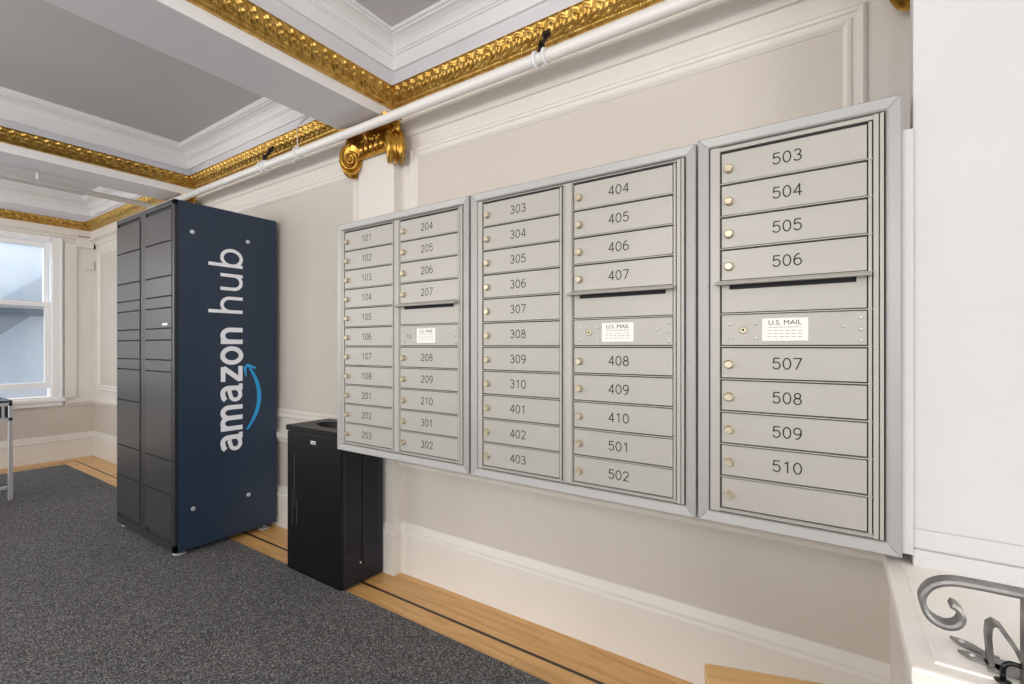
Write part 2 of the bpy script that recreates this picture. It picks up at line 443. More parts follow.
# ---- capitals
def capital(cx, label):
    zt = 2.49
    t = thing('pilaster_capital', (cx, WY-PD, 2.218), label, 'capital', 'gilded scroll capitals of the pilasters')
    O = Vector((cx, WY-PD, 2.218))
    # abacus: concave slab with chamfered corners (front half)
    bm = bmesh.new()
    def ab(hw, dp, con, z0, z1, hw1, dp1):
        pl = []
        for (w, d, z) in ((hw, dp, z0), (hw1, dp1, z1)):
            ring = [Vector((w, .03, z)), Vector((w-.004, -d*.45+0, z))]
            ring += [Vector((w, -d+.012, z)), Vector((w-.018, -d, z))]
            for k in range(1, 8):
                u = 1-2*k/8; ring.append(Vector((u*(w-.018), -d+con*(1-u*u), z)))
            ring += [Vector((-w+.018, -d, z)), Vector((-w, -d+.012, z)), Vector((-w+.004, -d*.45, z)), Vector((-w, .03, z))]
            pl.append([bm.verts.new(p) for p in ring])
        n = len(pl[0])
        for j in range(n):
            k = (j+1) % n; bm.faces.new((pl[0][j], pl[0][k], pl[1][k], pl[1][j]))
        bm.faces.new(pl[0][::-1]); bm.faces.new(pl[1])
    ab(.188, .092, .028, .228, .246, .204, .106)
    ab(.204, .106, .028, .246, .266, .208, .110)
    obj('abacus', bm, M['gold2'], t)
    # neck and echinus with egg ornament
    bm = bmesh.new()
    bx(bm, -.146, .146, -.014, .03, .115, .235, bev=.004)
    for k in range(26):
        x = -.13+.26*k/25
        lathe(bm, [(0, -.006), (.0045, -.004), (.006, 0), (.0045, .004), (0, .006)], Matrix.Translation((x, -.022, .108)), 8)
    for k in range(5):
        x = -.084+.042*k
        lathe(bm, [(0, -.026), (.010, -.020), (.016, -.006), (.017, .006), (.012, .020), (0, .024)], Matrix.Translation((x, -.030, .155)), 12)
        for dx in (-.021, .021):
            lathe(bm, [(0, -.028), (.005, -.01), (.006, .012), (0, .022)], Matrix.Translation((x+dx, -.024, .153)), 8)
    for k in range(9):                                            # foliage sprigs on the channel
        x = -.07+.14*k/8
        lathe(bm, [(0, -.012), (.009, -.006), (.010, .004), (.005, .013), (0, .018)],
              Matrix.Translation((x, -.036, .196+.010*sin(k*2.4))) @ Matrix.Rotation(.5*sin(k*1.9), 4, 'Y'), 8)
    obj('echinus', bm, M['gold2'], t, True)
    # flower at the middle of the abacus
    bm = bmesh.new()
    for k in range(6):
        a = k*pi/3
        mt = faceY(.018*cos(a), -.094, .235+.018*sin(a))
        lathe(bm, [(0, .012), (.008, .009), (.012, 0), (.008, -.008), (0, -.010)], mt, 10)
    lathe(bm, [(0, .020), (.007, .016), (.009, .004), (0, -.006)], faceY(0, -.094, .235), 10)
    tube(bm, [(0, -.055, .16), (.004, -.07, .185), (-.002, -.082, .21), (0, -.09, .235)], lambda u: .008-.003*u, 8)
    obj('flower', bm, M['gold2'], t, True)
    # angled corner scrolls
    for s in (-1, 1):
        d = Vector((s*.72, -.69, 0)).normalized(); nn = Vector((-d.y, d.x, 0)); Z = Vector((0, 0, 1))
        c = Vector((s*.185, -.020, .112))
        bm = bmesh.new()
        B = Matrix((( d.x*.72, 0, nn.x*2.1, c.x), (d.y*.72, 0, nn.y*2.1, c.y), (0, 1, 0, c.z), (0, 0, 0, 1)))
        # spool body
        lathe(bm, [(0, -.017), (.080, -.018), (.087, -.0205), (.091, -.0165), (.087, -.011), (.076, -.0085), (.070, -.005), (.071, -.003), (.079, -.0015), (.079, .0015), (.071, .003), (.070, .005), (.076, .0085), (.087, .011), (.091, .0165), (.087, .0205), (.080, .018), (0, .017)], B, 36)
        # spiral fillets on both faces
        for side in (-1, 1):
            pts = []
            for k in range(84):
                a = k/83*2*pi*2.6; r = .084*math.exp(-a*.125)
                aa = pi/2 - a
                pts.append(c + d*(.72*r*cos(aa)) + Z*(r*sin(aa)) + nn*side*(.037+.014*k/83))
            tube(bm, pts, lambda u: .0095-.004*u, 8, up=nn)
            lathe(bm, [(0, .028), (.010, .026), (.015, .021), (.016, .014), (0, .012)], B @ Matrix.Diagonal((1, 1, side, 1)), 14)
        # band climbing from the scroll to the abacus, and corner acanthus
        pts = [c + Z*.086 - d*.01, c + Z*.098 - d*.05, c + Z*.100 - d*.10]
        sweep(bm, frames(pts, Z), [(-.018, -.010), (.018, -.010), (.022, 0), (.018, .010), (-.018, .010), (-.022, 0)])
        for k in range(3):
            lathe(bm, [(0, -.034), (.012, -.02), (.017, 0), (.012, .02), (0, .034)],
                  Matrix.Translation(c + d*(.004+.012*(k-1)) + nn*(k-1)*.014 + Z*(.108-.006*abs(k-1))), 10)
        lathe(bm, [(0, -.012), (.009, -.006), (.011, .006), (0, .022)], Matrix.Translation(c - Z*.086 + d*.008), 10)
        obj('volute', bm, M['gold2'], t, True)
    return t
capital(-2.15, 'gilded scroll capital on the white pilaster left of the mailboxes')
capital(-4.56, 'gilded scroll capital mostly hidden behind the tall navy locker')
capital(.385, 'gilded scroll capital peeking out at the top beside the right white pier')

# ---- far wall with window
Wz0, Wz1, Wy0, Wy1 = .70, 2.40, .30, 1.50          # opening
bm = bmesh.new()
def wl(y0, y1, z0, z1, mi): bx(bm, WX-.16, WX, y0, y1, z0, z1, mi=mi)
wl(Wy1, WY, .6, 3, 0); wl(Wy1, WY, 0, .6, 1)
wl(Wy0, Wy1, Wz1, 3, 0); wl(Wy0, Wy1, .6, Wz0, 0); wl(Wy0, Wy1, 0, .6, 1)
wl(NY, Wy0, 0, .6, 1)
wl(NY, -2.4, .6, 3, 0); wl(-2.4, -.9, 2.40, 3, 0); wl(-2.4, -.9, .6, .7, 0); wl(-.9, Wy0, .6, 3, 0)
struct(obj('wall_left', bm, [M['cream'], M['beige']]))

def sash_window(name, y0, y1, open_gap):
    w = bpy.data.objects.new(name, None); COL.objects.link(w); w.location = (WX, (y0+y1)/2, Wz0)
    struct(w)
    def part(nm, bm, m, smooth=False):
        bm.transform(Matrix.Translation((-WX, -(y0+y1)/2, -Wz0)))
        return obj(nm, bm, m, w, smooth)
    b = bmesh.new()                                    # casing
    bx(b, WX, WX+.022, y1-.004, y1+.072, Wz0-.04, Wz1+.075, bev=.004)
    bx(b, WX, WX+.022, y0-.085, y0+.01, Wz0-.04, Wz1+.075, bev=.004)
    bx(b, WX, WX+.022, y0+.01, y1-.01, Wz1-.01, Wz1+.075, bev=.004)
    bx(b, WX, WX+.030, y1+.062, y1+.080, Wz0-.04, Wz1+.085, bev=.004)
    bx(b, WX, WX+.032, y0-.095, y0-.070, Wz0-.04, Wz1+.085, bev=.004)
    for yy in (y0, y1-.010): bx(b, WX-.15, WX, yy, yy+.010, Wz0, Wz1)
    bx(b, WX-.15, WX, y0, y1, Wz1-.018, Wz1)
    part('casing', b, M['white'])
    b = bmesh.new(); bx(b, WX-.15, WX+.055, y0-.10, y1+.10, Wz0-.05, Wz0-.012, bev=.006)
    bx(b, WX, WX+.03, y0-.08, y1+.08, Wz0-.10, Wz0-.05, bev=.005)
    part('sill', b, M['white'])
    zm = 1.70
    def sash(nm, x, za, zb, glass_m):
        b = bmesh.new(); yy0, yy1 = y0+.010, y1-.010; st = .044
        bx(b, x-.022, x+.022, yy0, yy0+st, za, zb, bev=.004); bx(b, x-.022, x+.022, yy1-st, yy1, za, zb, bev=.004)
        bx(b, x-.022, x+.022, yy0+st, yy1-st, zb-.05, zb, bev=.004); bx(b, x-.022, x+.022, yy0+st, yy1-st, za, za+.06, bev=.004)
        s = part(nm, b, M['white'])
        b = bmesh.new(); bx(b, x-.003, x+.003, yy0+st-.005, yy1-st+.005, za+.055, zb-.045)
        b.transform(Matrix.Translation((-WX, -(y0+y1)/2, -Wz0)))
        obj('pane', b, glass_m, s)
    sash('upper_sash', WX-.095, zm-.04, Wz1-.018, M['glass'])
    sash('lower_sash', WX-.045, Wz0+open_gap, zm+.03, M['glass'])
    return w
sash_window('window_1', Wy0, Wy1, .10)
sash_window('added_window', -2.4, -.9, 0)  # unseen second window, added to let in more light

struct(box('trim_27', M['pier'], .1315, .1515, 1.405, 1.45, .776, 1.745, bev=.001))  # strip added to lighten the dark gap beside the mailboxes
# corner strip (flat pilaster on far wall right of the window)
struct(box('trim_26', M['cream'], WX, WX+.02, 1.60, 1.70, .68, 2.395, bev=.003))

# outside: pale neighbouring house with slate gable roof
M['stucco'] = mat('pale blue stucco', srgb(240, 243, 248), .9, noise=.06, nscale=3)
M['slate_pale'] = mat('pale slate', srgb(176, 184, 198), .8, noise=.1, nscale=10)
M['slate'] = mat('grey slate', srgb(96, 100, 112), .8, noise=.3, nscale=14)
t = thing('neighbouring_house', (-13, 2.2, -1.0), 'pale neighbouring house with sloping dark roofs seen through the window', 'house')
O = Matrix.Translation((13, -2.2, 1.0))
def prism(x0, x1, poly):
    b = bmesh.new(); A = [b.verts.new((x0, y, z)) for y, z in poly]; B = [b.verts.new((x1, y, z)) for y, z in poly]
    for i in range(len(A)): k = (i+1) % len(A); b.faces.new((A[i], A[k], B[k], B[i]))
    b.faces.new(A); b.faces.new(B[::-1]); b.transform(O); return b
obj('wall', prism(-16, -13, [(-3, -1), (6, -1), (6, 2.9), (1.5, 4.4), (-3, 2.9)]), M['stucco'], t)
obj('dormer_roof', prism(-13, -12.6, [(2.02, 2.12), (3.6, 3.5), (3.6, 2.12)]), M['slate_pale'], t)
obj('eave', prism(-13, -11.9, [(-2, 1.84), (3.4, 1.84), (3.4, 1.92), (-2, 1.92)]), M['slate'], t)
obj('lean_to_roof', prism(-13, -12.1, [(.4, 1.84), (2.34, 1.84), (.4, .1)]), M['slate'], t)
struct(box('ground_outside', mat('pale concrete yard', srgb(170, 172, 176), .9, noise=.1), -30, WX-.2, -20, 20, -1.1, -1.0))

# ---- near wall, right wall (behind the camera), with unseen openings added in the near wall for light
bm = bmesh.new()
bx(bm, WX-.1, EX, NY-.12, NY, 0, .6); bx(bm, WX-.1, EX, NY-.12, NY, 2.4, 3.0)
xs = [WX-.1, -6.2, -4.6, -4.2, -2.6, -2.2, -.6, -.2, 1.4, EX]
for a, b in zip(xs[0::2], xs[1::2]): bx(bm, a, b, NY-.12, NY, .6, 2.4)
struct(obj('wall_front', bm, M['cream']))
struct(box('wall_right', M['cream'], EX, EX+.1, NY, WY+.12, 0, 3.0))

# ---- right-hand pier and stair pedestal
bm = bmesh.new()
bx(bm, .152, 1.3, 1.42, 1.47, 0, ZC, bev=.003)
bx(bm, .1505, 1.3, 1.404, 1.44, .750, .790, bev=.005); bx(bm, .1508, 1.3, 1.412, 1.44, .790, .834, bev=.004)
struct(obj('wall_pier', bm, M['pier']))
bm = bmesh.new()
bx(bm, .145, .9, 1.01, 1.42, 0, .715)
bx(bm, .145, .158, 1.42, 1.86, 0, .715)
# moulded slab with raised rim
def slab(x0, x1, y0, y1, z0, z1, bev): bx(bm, x0, x1, y0, y1, z0, z1, bev=bev)
slab(.109, .92, .985, 1.42, .700, .722, .004); slab(.109, .157, 1.42, 1.84, .700, .722, .004)
slab(.101, .93, .966, 1.418, .720, .750, .006); slab(.101, .1515, 1.41, 1.82, .720, .750, .006)
slab(.132, .93, .995, 1.41, .746, .7535, .003)
struct(obj('wall_pedestal', bm, M['ledge']))

# ------------------------------------------------------------------ stroke digits for engraved numbers
def arc(cx, cy, rx, ry, a0, a1, n=14):
    return [(cx+rx*cos(radians(a0+(a1-a0)*i/n)), cy+ry*sin(radians(a0+(a1-a0)*i/n))) for i in range(n+1)]
DIG = {
 '0': [arc(.32, .5, .30, .48, 90, 450, 28)],
 '1': [[(.16, .80), (.38, .98), (.38, .02)]],
 '2': [arc(.32, .70, .28, .28, 165, -35, 14)+[(.04, .02), (.62, .02)]],
 '3': [arc(.31, .745, .25, .235, 150, -90, 14)+arc(.31, .26, .29, .25, 90, -150, 16)],
 '4': [[(.48, .02), (.48, .98), (.02, .28), (.64, .28)]],
 '5': [[(.56, .98), (.12, .98), (.07, .56)]+arc(.31, .33, .30, .31, 130, -150, 18)],
 '6': [arc(.33, .31, .29, .29, 100, 460, 24), [(.045, .35)]+arc(.42, .42, .385, .56, 180, 85, 12)],
 '7': [[(.02, .98), (.62, .98), (.22, .02)]],
 '8': [arc(.32, .75, .235, .225, 90, 450, 22), arc(.32, .265, .29, .255, 90, 450, 24)],
 '9': [arc(.31, .69, .29, .29, -80, 280, 24), [(.595, .65)]+arc(.22, .58, .385, .56, 0, -95, 12)],
}
def number_bm(s, cx, cz, y, h, tw, wscale=1.0, gap=.20):
    bm = bmesh.new(); wd = .64*h*wscale; g = gap*h
    x = cx-(len(s)*wd+(len(s)-1)*g)/2
    for ch in s:
        for pl in DIG[ch]:
            P = [Vector((x+a*h*wscale, 0, cz-h/2+b*h)) for a, b in pl]
            for a, b in zip(P, P[1:]):
                d = (b-a)
                if d.length < 1e-6: continue
                n = Vector((-d.z, 0, d.x)).normalized()*tw/2
                vs = [bm.verts.new(Vector((q.x, y, q.z))) for q in (a+n, b+n, b-n, a-n)]
                bm.faces.new(vs)
            for a in P:
                vs = [bm.verts.new((a.x+tw/2*cos(k*pi/4), y-.00002, a.z+tw/2*sin(k*pi/4))) for k in range(8)]
                bm.faces.new(vs)
        x += wd+g
    return bm

# ------------------------------------------------------------------ mailboxes
FY = 1.385            # front plane of the outer trim
Z0 = .770
R0, RP = .811, .0877  # first row bottom, pitch
def lock_bm(x, z, y):
    b = bmesh.new(); T = faceY(x, y, z)
    lathe(b, [(.0125, 0), (.0125, .003), (.0118, .0045), (.0108, .005), (.0104, .0115), (.0094, .0130), (.0080, .0122), (0, .0122)], T, 20)
    bx(b, x-.0008, x+.0008, y-.0133, y-.0125, z-.0045, z+.0045)
    return b
def keyway_bm(x, z, y):
    b = bmesh.new(); bx(b, x-.001, x+.001, y-.0134, y-.0120, z-.004, z+.004, mi=0); return b

def mailbox(x0, x1, cols, label, hood_cols):
    cxm = (x0+x1)/2
    t = thing('mailbox_cabinet', (cxm, FY, Z0), label, 'mailbox', 'wall-mounted parcel style mailbox cabinets')
    Z1 = 1.822 if len(cols) == 1 else 1.815
    O = Matrix.Translation((-cxm, -FY, -Z0))
    def part(nm, bm, m, parent=t, smooth=False):
        bm.transform(O); return obj(nm, bm, m, parent, smooth)
    # body
    b = bmesh.new(); bx(b, x0+.012, x1-.012, FY+.02, WY-.018, Z0+.012, Z1-.012); part('body', b, M['steel2'])
    b = bmesh.new(); bx(b, x0+.030, x1-.030, FY+.0145, FY+.0205, Z0+.028, Z1-.03); part('backing', b, M['gap'])  # dark sheet puts the shadow lines between the doors into colour
    # mitred outer trim: profile swept round the rectangle
    prof = [(0, .030), (0, .003), (.003, 0), (.024, .0035), (.028, .006), (.030, .014), (.030, .030)]
    b = bmesh.new(); c = [(x0, Z0), (x1, Z0), (x1, Z1), (x0, Z1)]; inn = [(1, 1), (-1, 1), (-1, -1), (1, -1)]
    rings = [[b.verts.new((x+i*u, FY+v, z+j*u)) for u, v in prof] for (x, z), (i, j) in zip(c, inn)]
    for i in range(4):
        A, B = rings[i], rings[(i+1) % 4]
        for j in range(len(prof)): k = (j+1) % len(prof); b.faces.new((A[j], A[k], B[k], B[j]))
    part('outer_trim', b, M['steel2'])
    # thin mitre joints (hairline dark)
    for (x, z), (i, j) in zip(c, inn):
        b = bmesh.new()
        P = Vector((x+i*.003, FY-.0002, z+j*.003)); Q = Vector((x+i*.024, FY+.0033, z+j*.024)); n = Vector((-j, 0, i))*.0003
        b.faces.new([b.verts.new(v) for v in (P+n, Q+n, Q-n, P-n)])
        part('mitre_joint', b, M['gap'])
    # inner master frame: stiles, centre post, head and foot rail
    b = bmesh.new(); a0, a1 = x0+.0325, x1-.0325
    zt, zb = R0+11*RP+.003, R0-.003
    bx(b, a0, cols[0][0]-.003, FY+.004, FY+.02, Z0+.032, Z1-.032, bev=.0015)
    bx(b, cols[-1][1]+.012, a1-.0095, FY+.004, FY+.02, Z0+.032, Z1-.032, bev=.0015)
    bx(b, a1-.0075, a1, FY+.003, FY+.02, Z0+.032, Z1-.032, bev=.0015)
    bx(b, a0, a1-.0095, FY+.006, FY+.02, zt, Z1-.033, bev=.0015)
    bx(b, a0, a1-.0095, FY+.006, FY+.02, Z0+.033, zb, bev=.0015)
    part('inner_frame', b, M['steel'])
    if len(cols) == 2:
        b = bmesh.new()
        xa, xb = cols[0][1]+.0115, cols[1][0]-.003
        pr = [(xa, .012), (xa+.004, .004), (xa+.010, 0), ((xa+xb)/2, -.003), (xb-.010, 0), (xb-.004, .004), (xb, .012), (xb, .02), (xa, .02)]
        top = [b.verts.new((u, FY+v, zt)) for u, v in pr]; bot = [b.verts.new((u, FY+v, zb)) for u, v in pr]
        for i in range(len(pr)):
            k = (i+1) % len(pr); b.faces.new((top[i], top[k], bot[k], bot[i]))
        b.faces.new(top); b.faces.new(bot[::-1])
        part('centre_post', b, M['steel'], smooth=False)
    for ci, (dx0, dx1, names) in enumerate(cols):
        # hinge strip on the right of every column
        b = bmesh.new(); bx(b, dx1+.0025, dx1+.0095, FY+.0045, FY+.016, R0, R0+11*RP, bev=.002); part('hinge_strip', b, M['steel'])
        for r, nm in enumerate(names):
            zt = R0+(11-r)*RP; zb = zt-RP
            # shelf lip under each row
            b = bmesh.new(); bx(b, dx0-.0015, dx1+.0105, FY+.002, FY+.016, zb-.0012, zb+.0012); part('shelf_lip', b, M['steel'])
            if nm == 'SLOT':
                b = bmesh.new()
                bx(b, dx0+.001, dx1, FY+.0085, FY+.016, zb+.004, zt-.022, bev=.001)
                bx(b, dx0+.001, dx0+.02, FY+.0085, FY+.016, zt-.022, zt-.004); bx(b, dx1-.02, dx1, FY+.0085, FY+.016, zt-.022, zt-.004)
                s = part('outgoing_panel', b, M['steel'])
                b = bmesh.new()
                pr = [(.016, zt+.004), (-.020, zt-.006), (-.022, zt-.010), (-.018, zt-.012), (.004, zt-.010), (.016, zt-.006)]
                L = [b.verts.new((dx0-.012, FY+v, z)) for v, z in pr]; R = [b.verts.new((dx1+.008, FY+v, z)) for v, z in pr]
                for i in range(len(pr)):
                    k = (i+1) % len(pr); b.faces.new((L[i], L[k], R[k], R[i]))
                b.faces.new(L); b.faces.new(R[::-1])
                h = part('slot_hood', b, M['steel'])
                tb = text_bm('OUTGOING MAIL', .0085, Matrix.Translation(((dx0+dx1)/2-.03, FY-.0055, zt-.0035)) @ Matrix.Rotation(radians(17), 4, 'X'), offset=0, sx=1.5, thick=.0001)
                part('slot_lettering', tb, M['text_grey'], h)
                continue
            if nm == 'MAIL':
                b = bmesh.new(); bx(b, dx0+.001, dx1, FY+.0075, FY+.014, zb+.004, zt-.003, bev=.001)
                s = part('master_panel', b, M['steel'])
                w = dx1-dx0; zc = (zt+zb)/2
                for u, v in ((.075, .018), (.075, -.020), (.272, .018), (.272, -.020), (.86, .008), (.965, .027), (.965, 0), (.965, -.027)):
                    b = bmesh.new()
                    lathe(b, [(.0052, 0), (.0048, .002), (.003, .0036), (0, .0042)], faceY(dx0+u*w, FY+.0075, zc+v-.002), 12)
                    part('rivet', b, M['rivet'], s, True)
                b = bmesh.new(); lathe(b, [(.0095, 0), (.0095, .003), (.0078, .004), (.0070, .002), (0, .002)], faceY(dx0+.17*w, FY+.0075, zc), 18)
                part('master_lock', b, M['brass'], s)
                b = bmesh.new(); bx(b, dx0+.17*w-.0045, dx0+.17*w+.003, FY+.0050, FY+.0056, zc-.001, zc+.001)
                lathe(b, [(0, .0024), (.0032, .0022), (.0036, .0015)], faceY(dx0+.17*w, FY+.0075, zc), 12)
                part('keyhole', b, M['gap'], s)
                lx = dx0+.472*w; b = bmesh.new(); bx(b, lx-.051, lx+.051, FY+.0068, FY+.0076, zc-.029, zc+.029, bev=.0003)
                st = part('sticker', b, M['paper'], s)
                tb = text_bm('U.S. MAIL', .0170, Matrix.Translation((lx, FY+.0066, zc+.012)) @ Matrix.Rotation(radians(90), 4, 'X'), offset=0, thick=.0001, sx=1.08)
                part('heading', tb, M['ink'], s)
                tb = text_bm('Approved by the Postmaster General', .0048, Matrix.Translation((lx, FY+.0066, zc+.0045)) @ Matrix.Rotation(radians(90), 4, 'X'), offset=0, thick=.0001)
                for k in range(3):
                    for q in range(6):
                        aa = lx-.040+q*.0135+random.random()*.002
                        bx(tb, aa, aa+.0095, FY+.0065, FY+.0067, zc-.0035-k*.0078, zc-.0023-k*.0078)
                part('small_print', tb, M['text_grey'], s)
                continue
            b = bmesh.new()
            bx(b, dx0+.001, dx1, FY+.0075, FY+.014, zb+.004, zt-.0045, bev=.001)
            d = part('door', b, M['steel'])
            lx, lz = dx0+.020, (zt+zb)/2-.004
            b = lock_bm(lx, lz, FY+.0075); part('lock', b, M['brass'], d, False)
            if nm:
                b = number_bm(nm, dx0+(.155 if len(cols) == 1 else .152), (zt+zb)/2, FY+.0073, .0285, .0032, .96)
                part('number', b, M['ink'], d)
    return t

c1 = ['101','102','103','104','105','106','107','108','201','202','203']
c2 = ['204','205','206','207','SLOT','MAIL','208','209','210','301','302']
c3 = ['303','304','305','306','307','308','309','310','401','402','403']
c4 = ['404','405','406','407','SLOT','MAIL','408','409','410','501','502']
c5 = ['503','504','505','506','SLOT','MAIL','507','508','509','510','']
mailbox(-1.918, -1.131, [(-1.870, -1.554, c1), (-1.503, -1.190, c2)], 'grey mailbox cabinet with doors 101 to 302, farthest left', 1)
mailbox(-1.121, -.317, [(-1.066, -.750, c3), (-.697, -.382, c4)], 'grey mailbox cabinet with doors 303 to 502, in the middle', 1)
mailbox(-.312, .130, [(-.252, .066, c5)], 'narrow grey mailbox cabinet with doors 503 to 510, next to the pier', 0)

# ------------------------------------------------------------------ parcel locker
LX0, LX1, LF, LB = -4.11, -3.195, 1.205, 1.822
LT = 2.115; LZ = .035
t = thing('parcel_locker', ((LX0+LX1)/2, LF, 0), 'tall dark navy parcel locker tower with white lettering on its side', 'locker')
O = Matrix.Translation((-(LX0+LX1)/2, -LF, 0))
def lp(nm, bm, m, parent=None, smooth=False):
    bm.transform(O); return obj(nm, bm, m, parent or t, smooth)
b = bmesh.new(); bx(b, LX0, LX1, LF+.012, LB, LZ, LT, bev=.003); lp('body', b, M['navy'])
b = bmesh.new()
bx(b, LX0, LX0+.012, LF, LF+.02, LZ, LT); bx(b, LX1-.030, LX1, LF, LF+.02, LZ, LT, bev=.002)
bx(b, -3.703, -3.615, LF+.002, LF+.02, LZ, LT)
bx(b, LX0, LX1, LF, LF+.02, LT-.030, LT, bev=.002); bx(b, LX0, LX1, LF, LF+.02, LZ, LZ+.045, bev=.002)
lp('front_frame', b, M['charcoal2'])
b = bmesh.new(); bx(b, LX0+.01, LX1-.01, LF+.010, LF+.013, LZ+.02, LT-.02); lp('door_recess', b, M['gap'])
SE = {0: [2.085, 1.892, 1.680, 1.557, 1.486, 1.360, 1.288, 1.165, 1.093, .880, .562, .348, .080],
      1: [2.085, 1.892, 1.680, 1.557, 1.486, 1.360, 1.288, 1.165, 1.093, .555, .348, .080]}
SE = {k: [1.25+(z-1.25)*.976 for z in v] for k, v in SE.items()}
CX = {0: (LX0+.014, -3.705), 1: (-3.613, LX1-.031)}
for c in (0, 1):
    for i, (za, zb) in enumerate(zip(SE[c], SE[c][1:])):
        b = bmesh.new(); bx(b, CX[c][0]+.003, CX[c][1]-.003, LF-.002, LF+.009, zb+.004, za-.004, bev=.0015)
        d = lp('door', b, M['charcoal'])
        if c == 1 and i == 4:
            b = bmesh.new(); bx(b, CX[1][1]-.13, CX[1][1]-.055, LF-.0028, LF-.0018, zb+.018, zb+.032)
            q = lp('white_sticker', b, M['paper'], d)
b = bmesh.new()
for c in (0, 1):
    x = CX[c][1]
    bx(b, x-.001, x+.004, LF-.001, LF+.004, .09, 2.06)
lp('door_seal', b, M['gap'])
for fx, fy in ((LX0+.05, LF+.05), (LX1-.05, LF+.05), (LX0+.05, LB-.05), (LX1-.05, LB-.06)):
    b = bmesh.new(); lathe(b, [(0, 0), (.036, 0), (.038, .004), (.034, .010), (.014, .014), (.012, .036), (0, .036)], Matrix.Translation((fx, fy, .0095 if fy < 1.5 else 0)), 20)
    lp('levelling_foot', b, M['steel2'], smooth=False)
for y, z in ((1.300, 1.938), (1.628, 1.938), (1.305, .272), (1.632, .272)):
    b = bmesh.new(); lathe(b, [(.013, 0), (.013, .003), (.009, .005), (0, .005)], faceX(LX1-.0005, y, z), 12); lp('bolt_cap', b, M['whitefoot'])
# lettering: runs upward, baseline on the +y side
def side_text(s, size, y_base, z_start, offset, length):
    R = Matrix(((0, 0, 1, 0), (0, -1, 0, 0), (1, 0, 0, 0), (0, 0, 0, 1)))   # text x->z, text y->-y, text z->+x
    R = Matrix(((0, 0, 1, LX1+.0004), (0, -1, 0, y_base), (1, 0, 0, z_start), (0, 0, 0, 1)))
    bm = text_bm(s, size, Matrix(), offset, 1, 'LEFT', .0004)
    xs = [v.co.x for v in bm.verts]; a, bb_ = min(xs), max(xs); k = length/(bb_-a)
    bm.transform(R @ Matrix.Diagonal((k, 1, 1, 1)) @ Matrix.Translation((-a, 0, 0)))
    return bm
STK = [0]
def strk(bm, pts, w, x=LX1+.0012, T=None):
    """flat stroke, pts in (u,v) text space: u along the word, v up; w may vary"""
    n = len(pts); P = [Vector((p[0], p[1], 0)) for p in pts]; L = []; R = []
    STK[0] += 1; off = Vector((.00006*(STK[0] % 7), 0, 0))
    for i in range(n):
        a = P[max(0, i-1)]; c = P[min(n-1, i+1)]; d = (c-a).normalized(); nn = Vector((-d.y, d.x, 0))
        # mitre compensation
        m = 1
        if 0 < i < n-1:
            d1 = (P[i]-P[i-1]).normalized(); m = min(1.25, 1/max(.5, abs(d.dot(d1))))
        ww = (w[i] if isinstance(w, (list, tuple)) else w)/2*m
        L.append(P[i]+nn*ww); R.append(P[i]-nn*ww)
    lo = []
    for side in (L, R): lo.append([bm.verts.new(T(v.x, v.y)+off) for v in side])
    for i in range(n-1): bm.faces.new((lo[1][i], lo[1][i+1], lo[0][i+1], lo[0][i]))
TX = lambda x: (lambda u, v: Vector((x, 1.594-v, .575+u)))
T0 = TX(LX1+.0012)
XH = .136
LOGO = bmesh.new()
def A_(u0, w):          # bold double-storey a
    W = .118
    bowl = arc(u0+.050, .040, .033, .026, 60, 300, 14)
    strk(LOGO, [(u0+.094, .082)]+[(u0+.060, .080)]+arc(u0+.050, .045, .032, .030, 90, 270, 12)+[(u0+.070, .018), (u0+.094, .034)], w*.86, T=T0)
    strk(LOGO, [(u0+.018, .104)]+[(u0+.030, .116)]+arc(u0+.062, .088, .032, .034, 105, 0, 10)+[(u0+.094, .02), (u0+.094, 0)], w, T=T0)
    strk(LOGO, [(u0+.094, .022), (u0+.104, .012), (u0+.120, .011)], w*.8, T=T0)
def M_(u0, w):
    strk(LOGO, [(u0+.014, 0), (u0+.014, .134)], w, T=T0)
    for k in (0, 1):
        a = u0+.014+k*.067
        strk(LOGO, arc(a+.034, .086, .033, .036, 165, 0, 12)+[(a+.067, .0)], w, T=T0)
def Z_(u0, w):
    strk(LOGO, [(u0+.006, .120), (u0+.100, .120)], w*.95, T=T0)
    strk(LOGO, [(u0+.094, .118), (u0+.014, .016)], w*1.05, T=T0)
    strk(LOGO, [(u0+.006, .014), (u0+.104, .014)], w*.95, T=T0)
def O_(u0, w):
    strk(LOGO, arc(u0+.060, .067, .045, .056, 90, 450, 36), w, T=T0)
def N_(u0, w, h=.122, base=0):
    strk(LOGO, [(u0+.014, 0), (u0+.014, .134)], w, T=T0)
    strk(LOGO, arc(u0+.052, .078, .038, .044, 160, 0, 12)+[(u0+.090, .0)], w, T=T0)
W1 = .029
A_(0.000, W1); M_(.136, W1); A_(.314, W1); Z_(.444, W1); O_(.556, W1); N_(.690, W1)
W2 = .021                # hub, lighter weight
u = .885
strk(LOGO, [(u+.011, 0), (u+.011, .206)], W2, T=T0)
strk(LOGO, arc(u+.054, .078, .043, .049, 165, 0, 14)+[(u+.097, 0)], W2, T=T0)
u = 1.030
strk(LOGO, [(u+.011, .136), (u+.011, .070)]+arc(u+.054, .056, .043, .046, 172, 350, 16), W2, T=T0)
strk(LOGO, [(u+.097, 0), (u+.097, .136)], W2, T=T0)
u = 1.178
strk(LOGO, [(u+.011, 0), (u+.011, .206)], W2, T=T0)
strk(LOGO, arc(u+.060, .068, .049, .059, 90, 450, 36), W2, T=T0)
lp('lettering', LOGO, M['logo'])
b = bmesh.new()
T2 = TX(LX1+.0014)
sm = []; sw = []
